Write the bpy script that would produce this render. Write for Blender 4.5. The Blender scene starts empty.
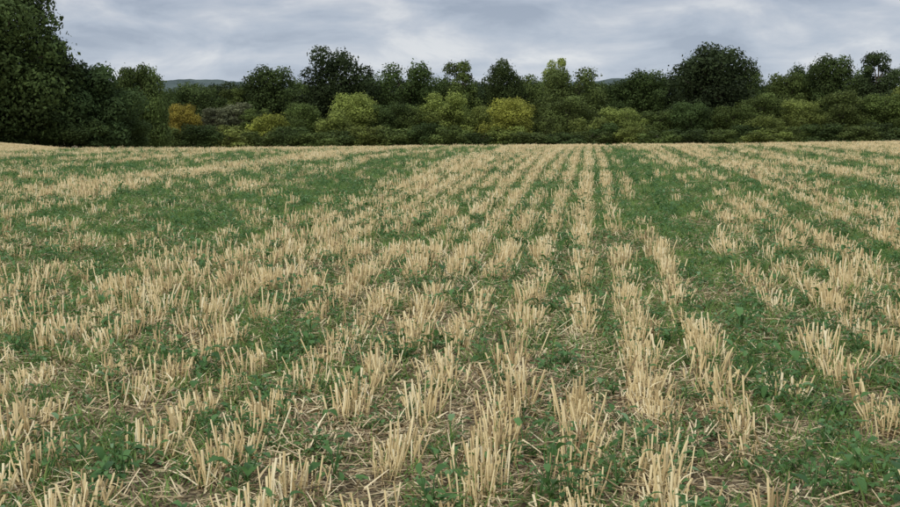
import bpy, math, numpy as np
from mathutils import Vector
rng = np.random.default_rng(7)
scene = bpy.context.scene
scene.view_settings.view_transform='Standard'
scene.view_settings.look='None'
scene.view_settings.exposure=0

F=1250.0; HX=450.0; HORY=128.0; CAMH=1.62
S=0.03; K=3.3e-4
def base_z(Y):
    Y=np.asarray(Y,float)
    y0=np.clip(Y,-20,105)
    z=S*y0-K*y0**2
    sl=S-2*K*105
    e=np.clip(Y-105,0,50)
    z=z+sl*(e-e**2/100)
    return z
def sstep(a,b,x):
    t=np.clip((np.asarray(x,float)-a)/(b-a),0,1); return t*t*(3-2*t)
def ground_z(X,Y):
    X=np.asarray(X,float);Y=np.asarray(Y,float)
    z=base_z(Y)+0.009*np.clip(X,-70,70)*np.clip(Y/75,0,1.3)
    z=z+0.05*np.sin(X*0.35+1.3)*np.sin(Y*0.22+.4)*np.clip(Y/20,0,1)
    z=z+0.95*sstep(-24,-36,X)*sstep(70,96,Y)*(1-sstep(150,200,Y))
    return z

def vnoise(x,y,seed=0):
    x=np.asarray(x,float);y=np.asarray(y,float)
    def h(i,j):
        n=np.sin(i*127.1+j*311.7+seed*74.7)*43758.5453
        return n-np.floor(n)
    xi=np.floor(x);yi=np.floor(y);fx=x-xi;fy=y-yi
    fx=fx*fx*(3-2*fx);fy=fy*fy*(3-2*fy)
    return (h(xi,yi)*(1-fx)+h(xi+1,yi)*fx)*(1-fy)+(h(xi,yi+1)*(1-fx)+h(xi+1,yi+1)*fx)*fy

def newmat(name):
    m=bpy.data.materials.new(name); m.use_nodes=True
    nt=m.node_tree; nt.nodes.clear()
    return m,nt
def N(nt,t,**kw):
    n=nt.nodes.new(t)
    for k,v in kw.items(): setattr(n,k,v)
    return n
def ramp(nt,stops,fac):
    r=N(nt,'ShaderNodeValToRGB')
    el=r.color_ramp.elements
    while len(el)<len(stops): el.new(0.5)
    for e,(p,c) in zip(el,stops):
        e.position=p; e.color=(*c,1)
    nt.links.new(fac,r.inputs[0])
    return r.outputs[0]
def finish(nt,col,rough=0.8,trans=0.0,spec=0.2,bump=None):
    out=N(nt,'ShaderNodeOutputMaterial')
    p=N(nt,'ShaderNodeBsdfPrincipled')
    p.inputs['Roughness'].default_value=rough
    p.inputs['Specular IOR Level'].default_value=spec
    nt.links.new(col,p.inputs['Base Color'])
    if bump: nt.links.new(bump,p.inputs['Normal'])
    if trans>0:
        t=N(nt,'ShaderNodeBsdfTranslucent'); nt.links.new(col,t.inputs[0])
        m=N(nt,'ShaderNodeMixShader'); m.inputs[0].default_value=trans
        nt.links.new(p.outputs[0],m.inputs[1]); nt.links.new(t.outputs[0],m.inputs[2])
        nt.links.new(m.outputs[0],out.inputs[0])
    else: nt.links.new(p.outputs[0],out.inputs[0])
def mixc(nt,a,b,fac,mode='MIX'):
    m=N(nt,'ShaderNodeMix',data_type='RGBA',blend_type=mode)
    if isinstance(fac,(int,float)): m.inputs[0].default_value=fac
    else: nt.links.new(fac,m.inputs[0])
    for s,i in ((a,6),(b,7)):
        if isinstance(s,tuple): m.inputs[i].default_value=(*s,1)
        else: nt.links.new(s,m.inputs[i])
    return m.outputs[2]
def math2(nt,op,a,b):
    m=N(nt,'ShaderNodeMath',operation=op)
    for s,i in ((a,0),(b,1)):
        if isinstance(s,(int,float)): m.inputs[i].default_value=s
        else: nt.links.new(s,m.inputs[i])
    return m.outputs[0]

def island_mat(name,stops,rough=.8,trans=.0,spec=.2,instamt=.35):
    m,nt=newmat(name)
    g=N(nt,'ShaderNodeNewGeometry'); oi=N(nt,'ShaderNodeObjectInfo')
    f=math2(nt,'ADD',math2(nt,'MULTIPLY',g.outputs['Random Per Island'],1-instamt),math2(nt,'MULTIPLY',oi.outputs['Random'],instamt))
    col=ramp(nt,stops,f)
    finish(nt,col,rough,trans,spec)
    return m
M_straw=island_mat('straw_stem',[(0,(.20,.13,.06)),(.2,(.43,.315,.145)),(.5,(.69,.535,.265)),(.8,(.81,.665,.375)),(1,(.88,.78,.52))],.6,.12,.25)
M_litter=island_mat('straw_litter',[(0,(.11,.075,.045)),(.3,(.32,.235,.13)),(.6,(.56,.44,.25)),(1,(.78,.66,.43))],.75,0,.2,.2)
M_grass=island_mat('young_grass_blade',[(0,(.10,.155,.035)),(.4,(.165,.265,.062)),(.75,(.24,.36,.10)),(.93,(.32,.40,.135)),(1,(.46,.43,.21))],.6,.40,.15)
M_leaf=island_mat('cover_crop_leaf',[(0,(.040,.096,.026)),(.4,(.078,.17,.042)),(.8,(.13,.255,.075)),(1,(.22,.33,.17))],.55,.34,.25)

m,nt=newmat('field_soil')
tc=N(nt,'ShaderNodeTexCoord')
n1=N(nt,'ShaderNodeTexNoise'); n1.inputs['Scale'].default_value=3; n1.inputs['Detail'].default_value=10; n1.inputs['Roughness'].default_value=.7
nt.links.new(tc.outputs['Object'],n1.inputs['Vector'])
n2=N(nt,'ShaderNodeTexNoise'); n2.inputs['Scale'].default_value=45; n2.inputs['Detail'].default_value=4
nt.links.new(tc.outputs['Object'],n2.inputs['Vector'])
soil=ramp(nt,[(.3,(.045,.031,.02)),(.5,(.09,.065,.04)),(.7,(.17,.13,.08))],n1.outputs[0])
chaff=ramp(nt,[(.46,(0,0,0)),(.62,(1,1,1))],n2.outputs[0])
col=mixc(nt,soil,(.34,.27,.155),chaff)
b=N(nt,'ShaderNodeBump'); b.inputs['Strength'].default_value=.8; b.inputs['Distance'].default_value=.03
nt.links.new(n1.outputs[0],b.inputs['Height'])
finish(nt,col,.95,0,.1,b.outputs[0])
M_soil=m

def foliage_mat():
    m,nt=newmat('tree_foliage')
    oi=N(nt,'ShaderNodeObjectInfo'); g=N(nt,'ShaderNodeNewGeometry')
    at=N(nt,'ShaderNodeAttribute',attribute_name='tint')
    v=math2(nt,'ADD',math2(nt,'MULTIPLY',at.outputs['Fac'],1.0),math2(nt,'MULTIPLY',g.outputs['Random Per Island'],.7))
    sc=N(nt,'ShaderNodeVectorMath',operation='SCALE')
    nt.links.new(oi.outputs['Color'],sc.inputs[0]); nt.links.new(v,sc.inputs['Scale'])
    finish(nt,sc.outputs[0],.7,.22,.08)
    return m
M_fol=foliage_mat()
m,nt=newmat('tree_bark')
tc=N(nt,'ShaderNodeTexCoord'); n1=N(nt,'ShaderNodeTexNoise'); n1.inputs['Scale'].default_value=4
nt.links.new(tc.outputs['Object'],n1.inputs['Vector'])
finish(nt,ramp(nt,[(.3,(.06,.045,.035)),(.7,(.16,.13,.10))],n1.outputs[0]),.9)
M_bark=m

def mesh_from(name,verts,faces_list,mats,attrs=None):
    me=bpy.data.meshes.new(name)
    verts=np.asarray(verts,dtype=np.float32)
    me.vertices.add(len(verts)); me.vertices.foreach_set('co',verts.ravel())
    loops=[];starts=[];mi=[];tot=0
    for fa,mid in faces_list:
        fa=np.asarray(fa,dtype=np.int32)
        if len(fa)==0: continue
        n,k=fa.shape
        loops.append(fa.ravel()); starts.append(tot+np.arange(n)*k); mi.append(np.full(n,mid)); tot+=n*k
    loops=np.concatenate(loops);starts=np.concatenate(starts);mi=np.concatenate(mi)
    me.loops.add(len(loops)); me.loops.foreach_set('vertex_index',loops.astype(np.int32))
    me.polygons.add(len(starts)); me.polygons.foreach_set('loop_start',starts.astype(np.int32))
    me.polygons.foreach_set('material_index',mi.astype(np.int32))
    for mt in mats: me.materials.append(mt)
    if attrs:
        for an,(ty,arr) in attrs.items():
            a=me.attributes.new(an,ty,'POINT')
            if ty=='FLOAT': a.data.foreach_set('value',np.asarray(arr,np.float32))
            elif ty=='INT': a.data.foreach_set('value',np.asarray(arr,np.int32))
            else: a.data.foreach_set('vector',np.asarray(arr,np.float32).ravel())
    me.update(calc_edges=True); me.validate()
    return me

def build_ground():
    ys=np.concatenate([np.arange(-30,130,0.5),np.arange(130,200,2),np.arange(200,520,20),np.array([700,1000,1500,2500,4000])])
    xs=np.concatenate([-np.array([4000,2500,1500,900,500,300,200,150][:]),np.arange(-110,110.1,1.0),np.array([150,200,300,500,900,1500,2500,4000])])
    X,Y=np.meshgrid(xs,ys); Z=ground_z(X,Y)
    V=np.stack([X,Y,Z],-1).reshape(-1,3)
    nx=len(xs);ny=len(ys)
    i,j=np.meshgrid(np.arange(nx-1),np.arange(ny-1)); a=(j*nx+i).ravel()
    Fc=np.stack([a,a+1,a+1+nx,a+nx],-1)
    me=mesh_from('ground',V,[(Fc,0)],[M_soil])
    o=bpy.data.objects.new('field_ground',me); scene.collection.objects.link(o)
    me.polygons.foreach_set('use_smooth',np.ones(len(me.polygons),bool))
build_ground()

def blade(base,dirv,side,length,w0,w1,bend,segs):
    vs=[];fs=[]
    p=np.array(base,float); d=np.array(dirv,float); d/=np.linalg.norm(d)
    for s in range(segs+1):
        t=s/segs; w=w0*(1-t**1.6)+w1*t**1.6
        vs.append(p-side*w/2); vs.append(p+side*w/2)
        d=d+np.array(bend)/segs; d/=np.linalg.norm(d)
        p=p+d*length/segs
    for s in range(segs): fs.append([2*s,2*s+1,2*s+3,2*s+2])
    return vs,fs
def rs(a,b): return rng.uniform(a,b)
def prism(base,tip,r0,r1):
    base=np.array(base);tip=np.array(tip); d=tip-base; L=np.linalg.norm(d)+1e-9; d=d/L
    a=np.cross(d,[.3,.9,.2]); a/=np.linalg.norm(a); b=np.cross(d,a)
    vs=[]
    for p,r in((base,r0),(tip,r1)):
        for q in range(4):
            an=q*math.pi/2; vs.append(p+(a*math.cos(an)+b*math.sin(an))*r)
    fs=[[q,(q+1)%4,4+(q+1)%4,4+q] for q in range(4)]+[[4,5,6,7]]
    return vs,fs
class B:
    def __init__(s): s.v=[];s.f=[[],[]];s.n=0
    def add(s,vf,mi=0):
        v,f=vf; s.f[mi]+= [[i+s.n for i in q] for q in f]; s.v+=list(v); s.n+=len(v)
def hide_coll(name): return bpy.data.collections.new(name)
def proto(coll,name,b,mats):
    me=mesh_from(name,np.array(b.v),[(np.array(f),i) for i,f in enumerate(b.f) if len(f)],mats)
    o=bpy.data.objects.new(name,me); coll.objects.link(o)

C_st=hide_coll('stubble_clumps'); NST=16
for k in range(NST):
    b=B(); ns=int(rs(11,26))
    for i in range(ns):
        x=rng.normal(0,.040); y=rng.normal(0,.052)
        h=rs(.08,.165) if rng.random()<.7 else rs(.03,.1)
        lx=x*2.8+rng.normal(0,.18); ly=y*2+rng.normal(0,.17)
        r=rs(.0024,.0052)
        b.add(prism([x,y,-.02],[x+lx*h,y+ly*h,h],r,r*rs(.8,1.25)))
        if rng.random()<.85:
            a=rs(0,6.28); side=np.array([math.cos(a),math.sin(a),0]); hh=h*rs(.1,.85)
            b.add(blade([x+lx*hh,y+ly*hh,hh],[math.sin(a)*.6,-math.cos(a)*.6,1],side,rs(.03,.085),rs(.005,.012),.002,[math.sin(a)*rs(.2,2.2),-math.cos(a)*rs(.2,2.2),-rs(0,2.5)],3))
    proto(C_st,'stubble_clump_%02d'%k,b,[M_straw])
C_li=hide_coll('straw_litter'); NLI=8
for k in range(NLI):
    b=B()
    for i in range(90):
        x,y=rng.normal(0,.17,2); a=rs(0,3.14); L=rs(.02,.12); z=rs(.002,.04); dz=rng.normal(0,.018)
        d=np.array([math.cos(a),math.sin(a),0])*L/2
        if rng.random()<.4:
            b.add(prism(np.array([x,y,z])-d,np.array([x,y,max(z+dz,.003)])+d,.0024,.002))
        else:
            side=np.array([-math.sin(a),math.cos(a),rs(-.4,.4)])
            b.add(blade(np.array([x,y,z])-d,d+[0,0,dz],side,L,rs(.004,.011),.003,[rs(-.3,.3),rs(-.3,.3),0],2))
    proto(C_li,'straw_litter_%02d'%k,b,[M_litter])
C_gr=hide_coll('grass_tufts'); NGR=10
for k in range(NGR):
    b=B()
    for i in range(int(rs(26,38))):
        x,y=rng.normal(0,.09,2); a=rs(0,6.28); L=rs(.06,.20)
        out=np.array([math.cos(a),math.sin(a),0]); side=np.array([-math.sin(a),math.cos(a),0])
        b.add(blade([x,y,-.01],[out[0]*.4,out[1]*.4,1],side,L,rs(.004,.0095),.001,[out[0]*rs(.3,1.9),out[1]*rs(.3,1.9),-rs(0,1.3)],3))
    proto(C_gr,'grass_tuft_%02d'%k,b,[M_grass])
C_bl=hide_coll('cover_crop_plants'); NBL=12
for k in range(NBL):
    b=B(); nl=int(rs(8,16)); H=rs(.05,.14)
    for i in range(nl):
        a=i*2.4+rs(-.3,.3); out=np.array([math.cos(a),math.sin(a),0]); side=np.array([-math.sin(a),math.cos(a),0])
        z0=H*rs(.1,1); reach=rs(.015,.06); p0=np.array([0,0,z0*.4]); p1=out*reach+np.array([0,0,z0+rs(0,.03)])
        b.add(prism(p0,p1,.0016,.0012))
        L=rs(.022,.058); W=L*rs(.4,.7); segs=5; d=out+np.array([0,0,rs(-.2,1.1)]); d/=np.linalg.norm(d); p=p1.copy()
        prof=[.25,.8,.9,1.05,.7,.12]; vs=[];fs=[]
        for s in range(6):
            w=W*prof[s]*rs(.65,1.2)/2; up=np.array([0,0,.4*w])
            vs+= [p-side*w+up, p.copy(), p+side*w+up]
            d=d+np.array([0,0,-rs(.1,.3)]); d/=np.linalg.norm(d); p=p+d*L/segs
        for s in range(5):
            fs+= [[3*s,3*s+1,3*s+4,3*s+3],[3*s+1,3*s+2,3*s+5,3*s+4]]
        b.add((vs,fs))
    b.add(prism([0,0,-.01],[0,0,H],.003,.002))
    proto(C_bl,'cover_crop_plant_%02d'%k,b,[M_leaf])

def scatter(name,coll,P,rot,scl,idx):
    me=bpy.data.meshes.new(name)
    me.vertices.add(len(P)); me.vertices.foreach_set('co',P.astype(np.float32).ravel())
    for an,ty,arr,key in(('rot','FLOAT_VECTOR',rot,'vector'),('scl','FLOAT_VECTOR',scl,'vector'),('idx','INT',idx,'value')):
        a=me.attributes.new(an,ty,'POINT'); a.data.foreach_set(key,arr.astype(np.int32 if ty=='INT' else np.float32).ravel())
    o=bpy.data.objects.new(name,me); scene.collection.objects.link(o)
    ng=bpy.data.node_groups.new(name+'_nodes','GeometryNodeTree')
    ng.interface.new_socket('Geometry',in_out='INPUT',socket_type='NodeSocketGeometry')
    ng.interface.new_socket('Geometry',in_out='OUTPUT',socket_type='NodeSocketGeometry')
    gi=ng.nodes.new('NodeGroupInput');go=ng.nodes.new('NodeGroupOutput')
    ci=ng.nodes.new('GeometryNodeCollectionInfo'); ci.inputs['Collection'].default_value=coll
    ci.inputs['Separate Children'].default_value=True; ci.inputs['Reset Children'].default_value=True
    ip=ng.nodes.new('GeometryNodeInstanceOnPoints'); ip.inputs['Pick Instance'].default_value=True
    def na(n,t):
        x=ng.nodes.new('GeometryNodeInputNamedAttribute'); x.data_type=t; x.inputs[0].default_value=n
        return [s for s in x.outputs if s.enabled and s.name=='Attribute'][0]
    L=ng.links.new
    L(gi.outputs[0],ip.inputs['Points']); L(ci.outputs[0],ip.inputs['Instance'])
    L(na('idx','INT'),ip.inputs['Instance Index'])
    e=ng.nodes.new('FunctionNodeEulerToRotation'); L(na('rot','FLOAT_VECTOR'),e.inputs[0]); L(e.outputs[0],ip.inputs['Rotation'])
    L(na('scl','FLOAT_VECTOR'),ip.inputs['Scale']); L(ip.outputs[0],go.inputs[0])
    md=o.modifiers.new('scatter','NODES'); md.node_group=ng
    return o

TAN=0.112; TH=math.atan(TAN); ct,stn=math.cos(TH),math.sin(TH)
def uv(X,Y): return X*ct-Y*stn, X*stn+Y*ct
def xy(u,v): return u*ct+v*stn, -u*stn+v*ct
def infield(X,Y,mx=8,ymax=100): return (Y>2.0)&(Y<ymax)&(np.abs(X)<.43*Y+mx*np.clip(Y/8,0.3,1)*.7)
TRAM=[1.05,2.9]
def tram(u):
    d=np.full(u.shape,9.)
    for t in TRAM:
        for kk in(-3,-2,-1,0,1,2): d=np.minimum(d,np.abs(u-t-24*kk))
    return d
def stripe(u):
    return np.clip((vnoise(u*1.45+50,u*0,3)-.5)*1.8+.5,0,1)*.88+vnoise(u*.37+9,u*0,5)*.12
def finishpts(X,Y,tilt,smin,smax,zmul=None):
    n=len(X); Z=ground_z(X,Y)
    rot=np.stack([rng.normal(0,tilt,n),rng.normal(0,tilt,n),rng.uniform(0,6.28,n)],-1)
    s=rng.uniform(smin,smax,n); scl=np.stack([s,s,s if zmul is None else s*zmul],-1)
    return np.stack([X,Y,Z],-1),rot,scl
def greenpatch(X,Y):
    return .5*(vnoise(X*.16+3,Y*.07,32)-.5)+.32*np.exp(-((X+Y*.10)/(.17*Y+2))**2)*np.clip((Y-8)/10,0,1)-.02
def bank(X,Y): return sstep(-22,-32,X)*sstep(66,80,Y)
# stubble
RS=.37
us=np.arange(-70,60,RS); vs_=np.arange(0,115,.10)
U,Vv=np.meshgrid(us,vs_); U=U.ravel();Vv=Vv.ravel()
U0=U.copy()
U=U+rng.normal(0,.020,len(U))+.02*np.sin(Vv*.25+U0*.7)+.025*(vnoise(Vv*1.7,U0*5,77)-.5)*2; Vv=Vv+rng.uniform(-.05,.05,len(Vv))
X,Y=xy(U,Vv)
k0=infield(X,Y); U,Vv,U0,X,Y=U[k0],Vv[k0],U0[k0],X[k0],Y[k0]
far=np.clip((Y-8)/14,0,1)
dens=.60-.23*far+(.3+.7*far)*(stripe(U0)-.5)+(1.6-.5*far)*(vnoise(Vv*2.2,U0*3.1,11)-.5)+.4*(vnoise(X*.8,Y*.5,13)-.5)-.5*greenpatch(X,Y)+.12*np.clip(X/np.maximum(Y,1)/.36,-1,1)
dens=dens+np.interp(Y,[58,72],[0,.35])+.6*bank(X,Y)
dens=np.where(tram(U0)<.18,dens*.15,dens)
keep=(rng.random(len(U))<np.clip(dens,.03,.92))
X,Y=X[keep],Y[keep]
P,r,s=finishpts(X,Y,.12,.82,1.22,rng.uniform(.6,1.12,keep.sum())*(.78+.5*vnoise(X*.7,Y*.7,91)))
scatter('stubble_rows',C_st,P,r,s,rng.integers(0,NST,len(X)))
def randpts(dnear,dfar,ymax=95):
    n=int(dnear*120*ymax); X=rng.uniform(-60,60,n);Y=rng.uniform(2,ymax,n)
    k=infield(X,Y,ymax=ymax)&(rng.random(n)<np.interp(Y,[0,25,55,95],[1,1,dfar/dnear,dfar/dnear])); return X[k],Y[k]
X,Y=randpts(14,1.2)
k=rng.random(len(X))<(.35+.8*vnoise(X*.9,Y*.7,21))*np.interp(Y,[0,10,20],[1.2,1,.4]); X,Y=X[k],Y[k]
P,r,s=finishpts(X,Y,.03,.8,1.3); P[:,2]+=.003
scatter('straw_litter_cover',C_li,P,r,s,rng.integers(0,NLI,len(X)))
# grass: thickest between the drill rows
X,Y=randpts(84,38); u,v=uv(X,Y); fr=np.clip((Y-8)/14,0,1)
near_row=1-np.abs(((u+70)/RS+.5)%1-.5)*2
g=.84+.30*fr+(.3+.45*fr)*(.5-stripe(u))+.8*(vnoise(X*.9,Y*.6,31)-.5)+.5*greenpatch(X,Y)-.65*near_row+.15-.08*np.clip(X/np.maximum(Y,1)/.36,-1,1)
g=np.where(tram(u)<.2,g+.35,g); g=g*np.interp(Y,[0,7,13,60,72,95],[.58,.75,1,1,.35,.08])*(1-.9*bank(X,Y))
k=rng.random(len(X))<np.clip(g,.03,.98); X,Y=X[k],Y[k]
P,r,s=finishpts(X,Y,.1,.6,1.12)
scatter('volunteer_grass',C_gr,P,r,s,rng.integers(0,NGR,len(X)))
# broadleaf
X,Y=randpts(50,13); u,v=uv(X,Y)
g=.26+1.7*np.clip(vnoise(X*1.6,Y*1.3,41)-.42,0,1)+.2*(1-stripe(u))+.3*greenpatch(X,Y)+.15*np.exp(-((Y-5)/5)**2); g=np.where(tram(u)<.2,g+.3,g)
g=g*np.interp(Y,[0,60,72,95],[1,.9,.3,.1])*(1-.9*bank(X,Y))
k=rng.random(len(X))<np.clip(g,0.03,.95); X,Y=X[k],Y[k]
big=rng.random(len(X))<.12
P,r,s=finishpts(X,Y,.14,.55,1.15); s[big]*=1.5
scatter('cover_crop',C_bl,P,r,s,rng.integers(0,NBL,len(X)))

# ---------- trees
def tree_mesh(name,seed,H,W,leaves,leaf,cb=.12,nl=26,top=1.0,trunk=True):
    g=np.random.default_rng(seed)
    V=[];Q=[];n=0
    def addprism(p0,p1,r0,r1):
        nonlocal n
        d=p1-p0; d=d/np.linalg.norm(d); a=np.cross(d,[.2,1,.1]); a/=np.linalg.norm(a); b=np.cross(d,a)
        for p,r in((p0,r0),(p1,r1)):
            for q in range(7):
                an=q*2*math.pi/7; V.append(p+(a*math.cos(an)+b*math.sin(an))*r)
        for q in range(7): Q.append([n+q,n+(q+1)%7,n+7+(q+1)%7,n+7+q])
        n+=14
    c=[];R=[]
    for i in range(nl):
        t=(i+.5)/nl
        z=H*(cb+(1-cb)*(.10+.80*t))
        tt=(z/H-cb)/(1-cb); env=W/2*math.sqrt(max(.05,1-((tt-.38)/.66)**2))**top
        a=i*2.4+g.uniform(-.6,.6); rr=env*g.uniform(.25,.80)
        R0=W*g.uniform(.10,.21)*(1.1-.35*tt)
        c.append([math.cos(a)*rr,math.sin(a)*rr,min(z*g.uniform(.94,1.04),H-R0*.9)]); R.append(R0)
    c.append([0,0,H*(cb+(1-cb)*.45)]);R.append(W*.27)
    c=np.array(c);R=np.array(R)
    if trunk:
        tp=[np.array([0,0,-.4]),np.array([g.normal(0,.1),g.normal(0,.1),H*.25]),np.array([g.normal(0,.3),g.normal(0,.3),H*.55]),np.array([g.normal(0,.4),g.normal(0,.4),H*.85])]
        tr=[H*.032,H*.024,H*.014,H*.004]
        for i in range(3): addprism(tp[i],tp[i+1],tr[i],tr[i+1])
        for i in range(0,len(c)-1,2):
            z=min(c[i][2]*.7,H*.7)
            s=np.array([0,0,z]); mid=(s+c[i])/2+np.array([0,0,.2])
            addprism(s,mid,H*.009,H*.006); addprism(mid,c[i],H*.006,H*.002)
    w=R**2; w=w/w.sum(); L=g.choice(len(c),leaves,p=w)
    d=g.normal(0,1,(leaves,3)); d[:,2]+=.25; d/=np.linalg.norm(d,axis=1)[:,None]
    rad=R[L]*(1-np.abs(g.normal(0,.22,leaves)))
    bump=1+.22*np.sin(d[:,0]*7+L)*np.sin(d[:,1]*6+L*2)*np.sin(d[:,2]*7+L*3)+g.normal(0,.05,leaves)
    stray=g.random(leaves)<.07; rad=np.where(stray,R[L]*g.uniform(1,1.38,leaves),rad*bump)
    pos=c[L]+d*rad[:,None]*np.array([1,1,.85])
    pos[:,2]=np.maximum(pos[:,2],.1)
    a1=g.normal(0,1,(leaves,3)); a1/=np.linalg.norm(a1,axis=1)[:,None]
    nrm=d+.5*g.normal(0,1,(leaves,3)); nrm/=np.linalg.norm(nrm,axis=1)[:,None]
    a1=np.cross(nrm,a1); a1/=np.linalg.norm(a1,axis=1)[:,None]; a2=np.cross(nrm,a1)
    sz=leaf*g.uniform(.5,1.3,leaves)[:,None]
    q=np.stack([pos-a1*sz*.6,pos-a2*sz*.35,pos+a1*sz*.6,pos+a2*sz*.35],1).reshape(-1,3)
    lt=g.uniform(.3,1.15,len(c)); tt=np.repeat(lt[L],4)
    fq=(n+np.arange(leaves)[:,None]*4+np.arange(4)[None])
    allV=np.concatenate([np.array(V).reshape(-1,3),q]) if n else q
    tint=np.concatenate([np.ones(n),tt])
    fl=[]
    if n: fl.append((np.array(Q),0))
    fl.append((fq,1))
    return mesh_from(name,allV,fl,[M_bark,M_fol],{'tint':('FLOAT',tint)})
def place(name,me,x,y,z,sx,sy,sz,rot,col):
    o=bpy.data.objects.new(name,me); scene.collection.objects.link(o)
    o.location=(x,y,z); o.scale=(sx,sy,sz); o.rotation_euler=(0,0,rot); o.color=(*col,1)
    return o
T_big=[tree_mesh('broadleaf_tree_mesh',100+i,12,10.5,18000,.29,.10,38) for i in range(6)]
T_tall=[tree_mesh('tall_tree_mesh',200+i,12,7,13000,.27,.12,30) for i in range(3)]
T_bush=[tree_mesh('bush_mesh',300+i,5,6.5,9000,.24,-.1,26) for i in range(4)]
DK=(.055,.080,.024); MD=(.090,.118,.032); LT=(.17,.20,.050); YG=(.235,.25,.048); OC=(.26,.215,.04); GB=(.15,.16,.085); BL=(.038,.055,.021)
NAME={'b':'broadleaf_tree','t':'tall_broadleaf_tree','s':'hedgerow_bush'}
cnt=0
def put(x,top,w,D,col,kind='b'):
    """bearing / elevation / width of each tree converted to world metres at distance D"""
    global cnt
    cnt+=1
    g=np.random.default_rng(900+cnt)
    X=(x-HX)/F*D; gz=float(ground_z(X,D)); zt=CAMH+(HORY-top-2)/F*D
    H=zt-gz; Wm=w/F*D
    me,h0,w0={'b':(T_big,12,10.5),'t':(T_tall,12,7),'s':(T_bush,5,6.5)}[kind]
    me=me[cnt%len(me)]
    br=g.uniform(.82,1.18); c=tuple(v*br*g.uniform(.97,1.03) for v in col)
    place(NAME[kind],me,X,D,gz-.1,Wm/w0,Wm/w0,H/h0,g.uniform(0,6.28),c)
bigl=tree_mesh('near_oak_mesh',500,13.5,13,50000,.27,.03,50)
bigl2=tree_mesh('near_oak_mesh_b',501,8,8.5,28000,.24,.0,36)
def putl(name,me,h0,w0,x,top,w,D,col,rot):
    X=(x-HX)/F*D; gz=float(ground_z(X,D)); zt=CAMH+(HORY-top)/F*D
    place(name,me,X,D,gz-.1,w/F*D/w0,w/F*D/w0,(zt-gz)/h0,rot,col)
putl('oak_tree',bigl,13.5,13,0,-30,172,112,DK,0.3)
putl('oak_tree',bigl2,8,8.5,94,60,102,118,(.05,.078,.026),1.3)
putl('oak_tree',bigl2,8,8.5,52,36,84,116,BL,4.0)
putl('oak_tree',bigl,13.5,13,-110,-30,170,105,DK,2.3)
putl('ash_tree',bigl2,8,8.5,143,62,62,130,(.085,.118,.033),2.2)
putl('hawthorn_bush',bigl2,8,8.5,10,105,80,112,DK,5)
putl('hawthorn_bush',bigl2,8,8.5,70,110,80,114,DK,3)
putl('hawthorn_bush',bigl2,8,8.5,125,105,60,122,DK,.7)
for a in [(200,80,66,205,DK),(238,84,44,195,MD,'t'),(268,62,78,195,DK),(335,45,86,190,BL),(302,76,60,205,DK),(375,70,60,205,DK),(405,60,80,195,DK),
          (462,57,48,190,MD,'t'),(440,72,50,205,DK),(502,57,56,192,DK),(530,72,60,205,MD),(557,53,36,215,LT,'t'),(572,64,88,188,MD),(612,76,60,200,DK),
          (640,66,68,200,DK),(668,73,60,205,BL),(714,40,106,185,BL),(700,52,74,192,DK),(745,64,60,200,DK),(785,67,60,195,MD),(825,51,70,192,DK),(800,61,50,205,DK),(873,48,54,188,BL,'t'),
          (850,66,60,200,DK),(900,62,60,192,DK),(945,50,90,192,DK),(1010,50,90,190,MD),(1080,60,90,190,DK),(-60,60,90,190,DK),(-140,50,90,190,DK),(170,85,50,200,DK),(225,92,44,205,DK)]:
    put(*a)
for a in [(183,100,46,172,OC),(236,98,56,180,GB,'t'),(215,104,40,176,GB,'t'),(256,104,40,176,MD,'t'),(272,110,56,168,YG,'s'),(305,98,60,172,MD,'b'),(358,89,68,174,LT),(335,108,50,168,LT,'s'),
          (392,98,54,172,DK),(420,102,60,172,MD),(445,89,68,170,LT),(485,101,50,172,LT),(513,94,66,165,YG),(545,112,40,168,MD,'s'),
          (590,113,56,168,LT,'s'),(567,93,60,176,MD),(622,104,60,170,LT,'b'),(655,106,60,172,MD),(690,98,62,172,DK),(730,102,60,172,MD),(765,112,54,166,LT,'s'),
          (760,90,60,178,MD),(800,96,60,172,LT),(838,86,70,172,MD),(880,90,70,172,MD),(905,82,60,176,LT),(950,95,80,172,MD),(1020,95,80,172,LT),(1090,95,80,172,MD),(-50,95,80,172,MD)]:
    put(*a)
for i,x in enumerate(np.arange(150,1100,27)):
    put(x+rng.uniform(-8,8),rng.uniform(118,131),rng.uniform(45,65),rng.uniform(160,166),[DK,MD,DK,LT,MD][i%5],'s')
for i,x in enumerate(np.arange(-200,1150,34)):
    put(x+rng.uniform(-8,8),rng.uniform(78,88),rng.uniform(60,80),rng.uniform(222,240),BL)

# ---------- hills
m,nt=newmat('wooded_hill_haze_tint')
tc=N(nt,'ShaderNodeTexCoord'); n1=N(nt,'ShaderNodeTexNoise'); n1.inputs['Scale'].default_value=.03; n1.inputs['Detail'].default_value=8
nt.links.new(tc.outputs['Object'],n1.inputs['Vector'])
finish(nt,ramp(nt,[(.35,(.045,.065,.062)),(.65,(.08,.105,.093))],n1.outputs[0]),.95)  # dark woodland green with bluish distance haze painted into the colour
xs=np.arange(-1200,1201,4.0); ys=np.arange(500,1300,8.0)
X,Y=np.meshgrid(xs,ys)
ridge=np.clip(1-np.abs(Y-900)/400,0,1); ridge=ridge*ridge*(3-2*ridge)
hx=32+4.5*np.exp(-((X+175)/45)**2)+4.0*np.exp(-((X-135)/40)**2)+1.5*np.sin(X*.017)
Z=ridge*hx+ (vnoise(X*.09,Y*.09,61)+vnoise(X*.23,Y*.23,62)*.6)*2.5*np.clip(ridge*4,0,1)-3
nx=len(xs);ny=len(ys); i,j=np.meshgrid(np.arange(nx-1),np.arange(ny-1)); a=(j*nx+i).ravel()
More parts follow.
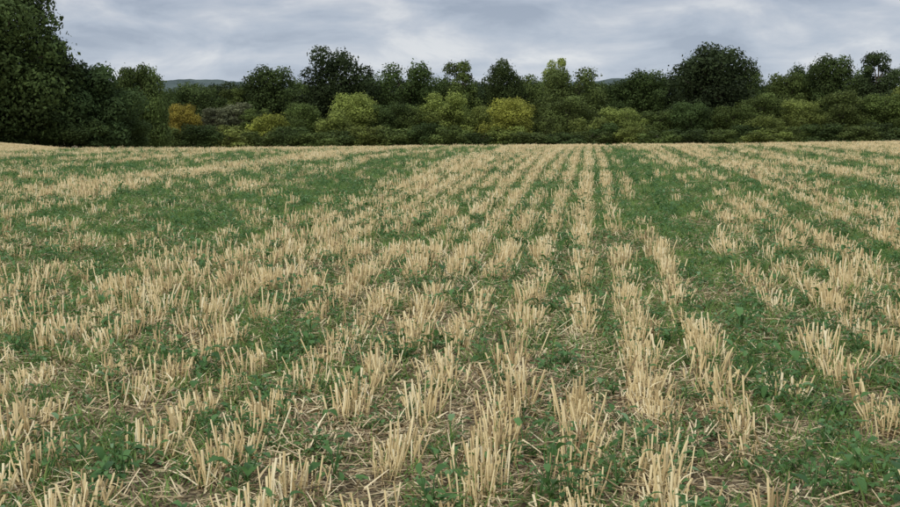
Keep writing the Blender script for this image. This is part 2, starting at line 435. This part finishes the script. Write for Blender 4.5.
me=mesh_from('hills',np.stack([X,Y,Z],-1).reshape(-1,3),[(np.stack([a,a+1,a+1+nx,a+nx],-1),0)],[m])
scene.collection.objects.link(bpy.data.objects.new('hills',me))

# ---------- world + sun
SE,SR=math.radians(42),math.radians(205)
w=bpy.data.worlds.new('World'); scene.world=w; w.use_nodes=True; nt=w.node_tree; nt.nodes.clear()
sky=N(nt,'ShaderNodeTexSky',sky_type='NISHITA'); sky.sun_disc=False; sky.sun_elevation=SE; sky.sun_rotation=SR
tc=N(nt,'ShaderNodeTexCoord')
mp=N(nt,'ShaderNodeMapping'); mp.inputs['Scale'].default_value=(1,1,3.2); mp.inputs['Location'].default_value=(.7,.2,.35); nt.links.new(tc.outputs['Generated'],mp.inputs[0])
n1=N(nt,'ShaderNodeTexNoise'); n1.inputs['Scale'].default_value=10; n1.inputs['Detail'].default_value=7; n1.inputs['Roughness'].default_value=.55; n1.inputs['Distortion'].default_value=.35
nt.links.new(mp.outputs[0],n1.inputs['Vector'])
cl=ramp(nt,[(.36,(3.7,4.3,5.3)),(.47,(4.7,5.3,6.25)),(.56,(5.6,6.05,6.8)),(.66,(7.2,7.45,7.8))],n1.outputs[0])
sx=N(nt,'ShaderNodeSeparateXYZ'); nt.links.new(tc.outputs['Generated'],sx.inputs[0])
lv=ramp(nt,[(0,(.52,.52,.52)),(.04,(.52,.52,.52)),(.11,(.44,.44,.45)),(.25,(.60,.60,.60)),(.7,(1,1,1))],sx.outputs[2])
c2=mixc(nt,cl,lv,1.0,'MULTIPLY')
c3=N(nt,'ShaderNodeVectorMath',operation='SCALE'); nt.links.new(c2,c3.inputs[0]); c3.inputs['Scale'].default_value=2.0
col=mixc(nt,sky.outputs[0],c3.outputs[0],.92)
bg=N(nt,'ShaderNodeBackground'); bg.inputs['Strength'].default_value=.1; nt.links.new(col,bg.inputs[0])
o=N(nt,'ShaderNodeOutputWorld'); nt.links.new(bg.outputs[0],o.inputs[0])
sd=bpy.data.lights.new('sun','SUN'); sd.energy=1.5; sd.angle=math.radians(12); sd.color=(1,.93,.80)
so=bpy.data.objects.new('sun',sd); scene.collection.objects.link(so)
dx,dy,dz=math.sin(SR)*math.cos(SE),math.cos(SR)*math.cos(SE),math.sin(SE)
so.rotation_euler=Vector((dx,dy,dz)).to_track_quat('Z','Y').to_euler(); so.location=(0,-20,40)

cam=bpy.data.cameras.new('camera'); co=bpy.data.objects.new('camera',cam); scene.collection.objects.link(co)
cam.sensor_width=36; cam.lens=50; cam.clip_end=6000; cam.clip_start=.1
co.location=(0,0,CAMH+float(ground_z(0,0))); co.rotation_euler=(math.radians(90)-math.atan(125.5/1250),0,0)
scene.camera=co
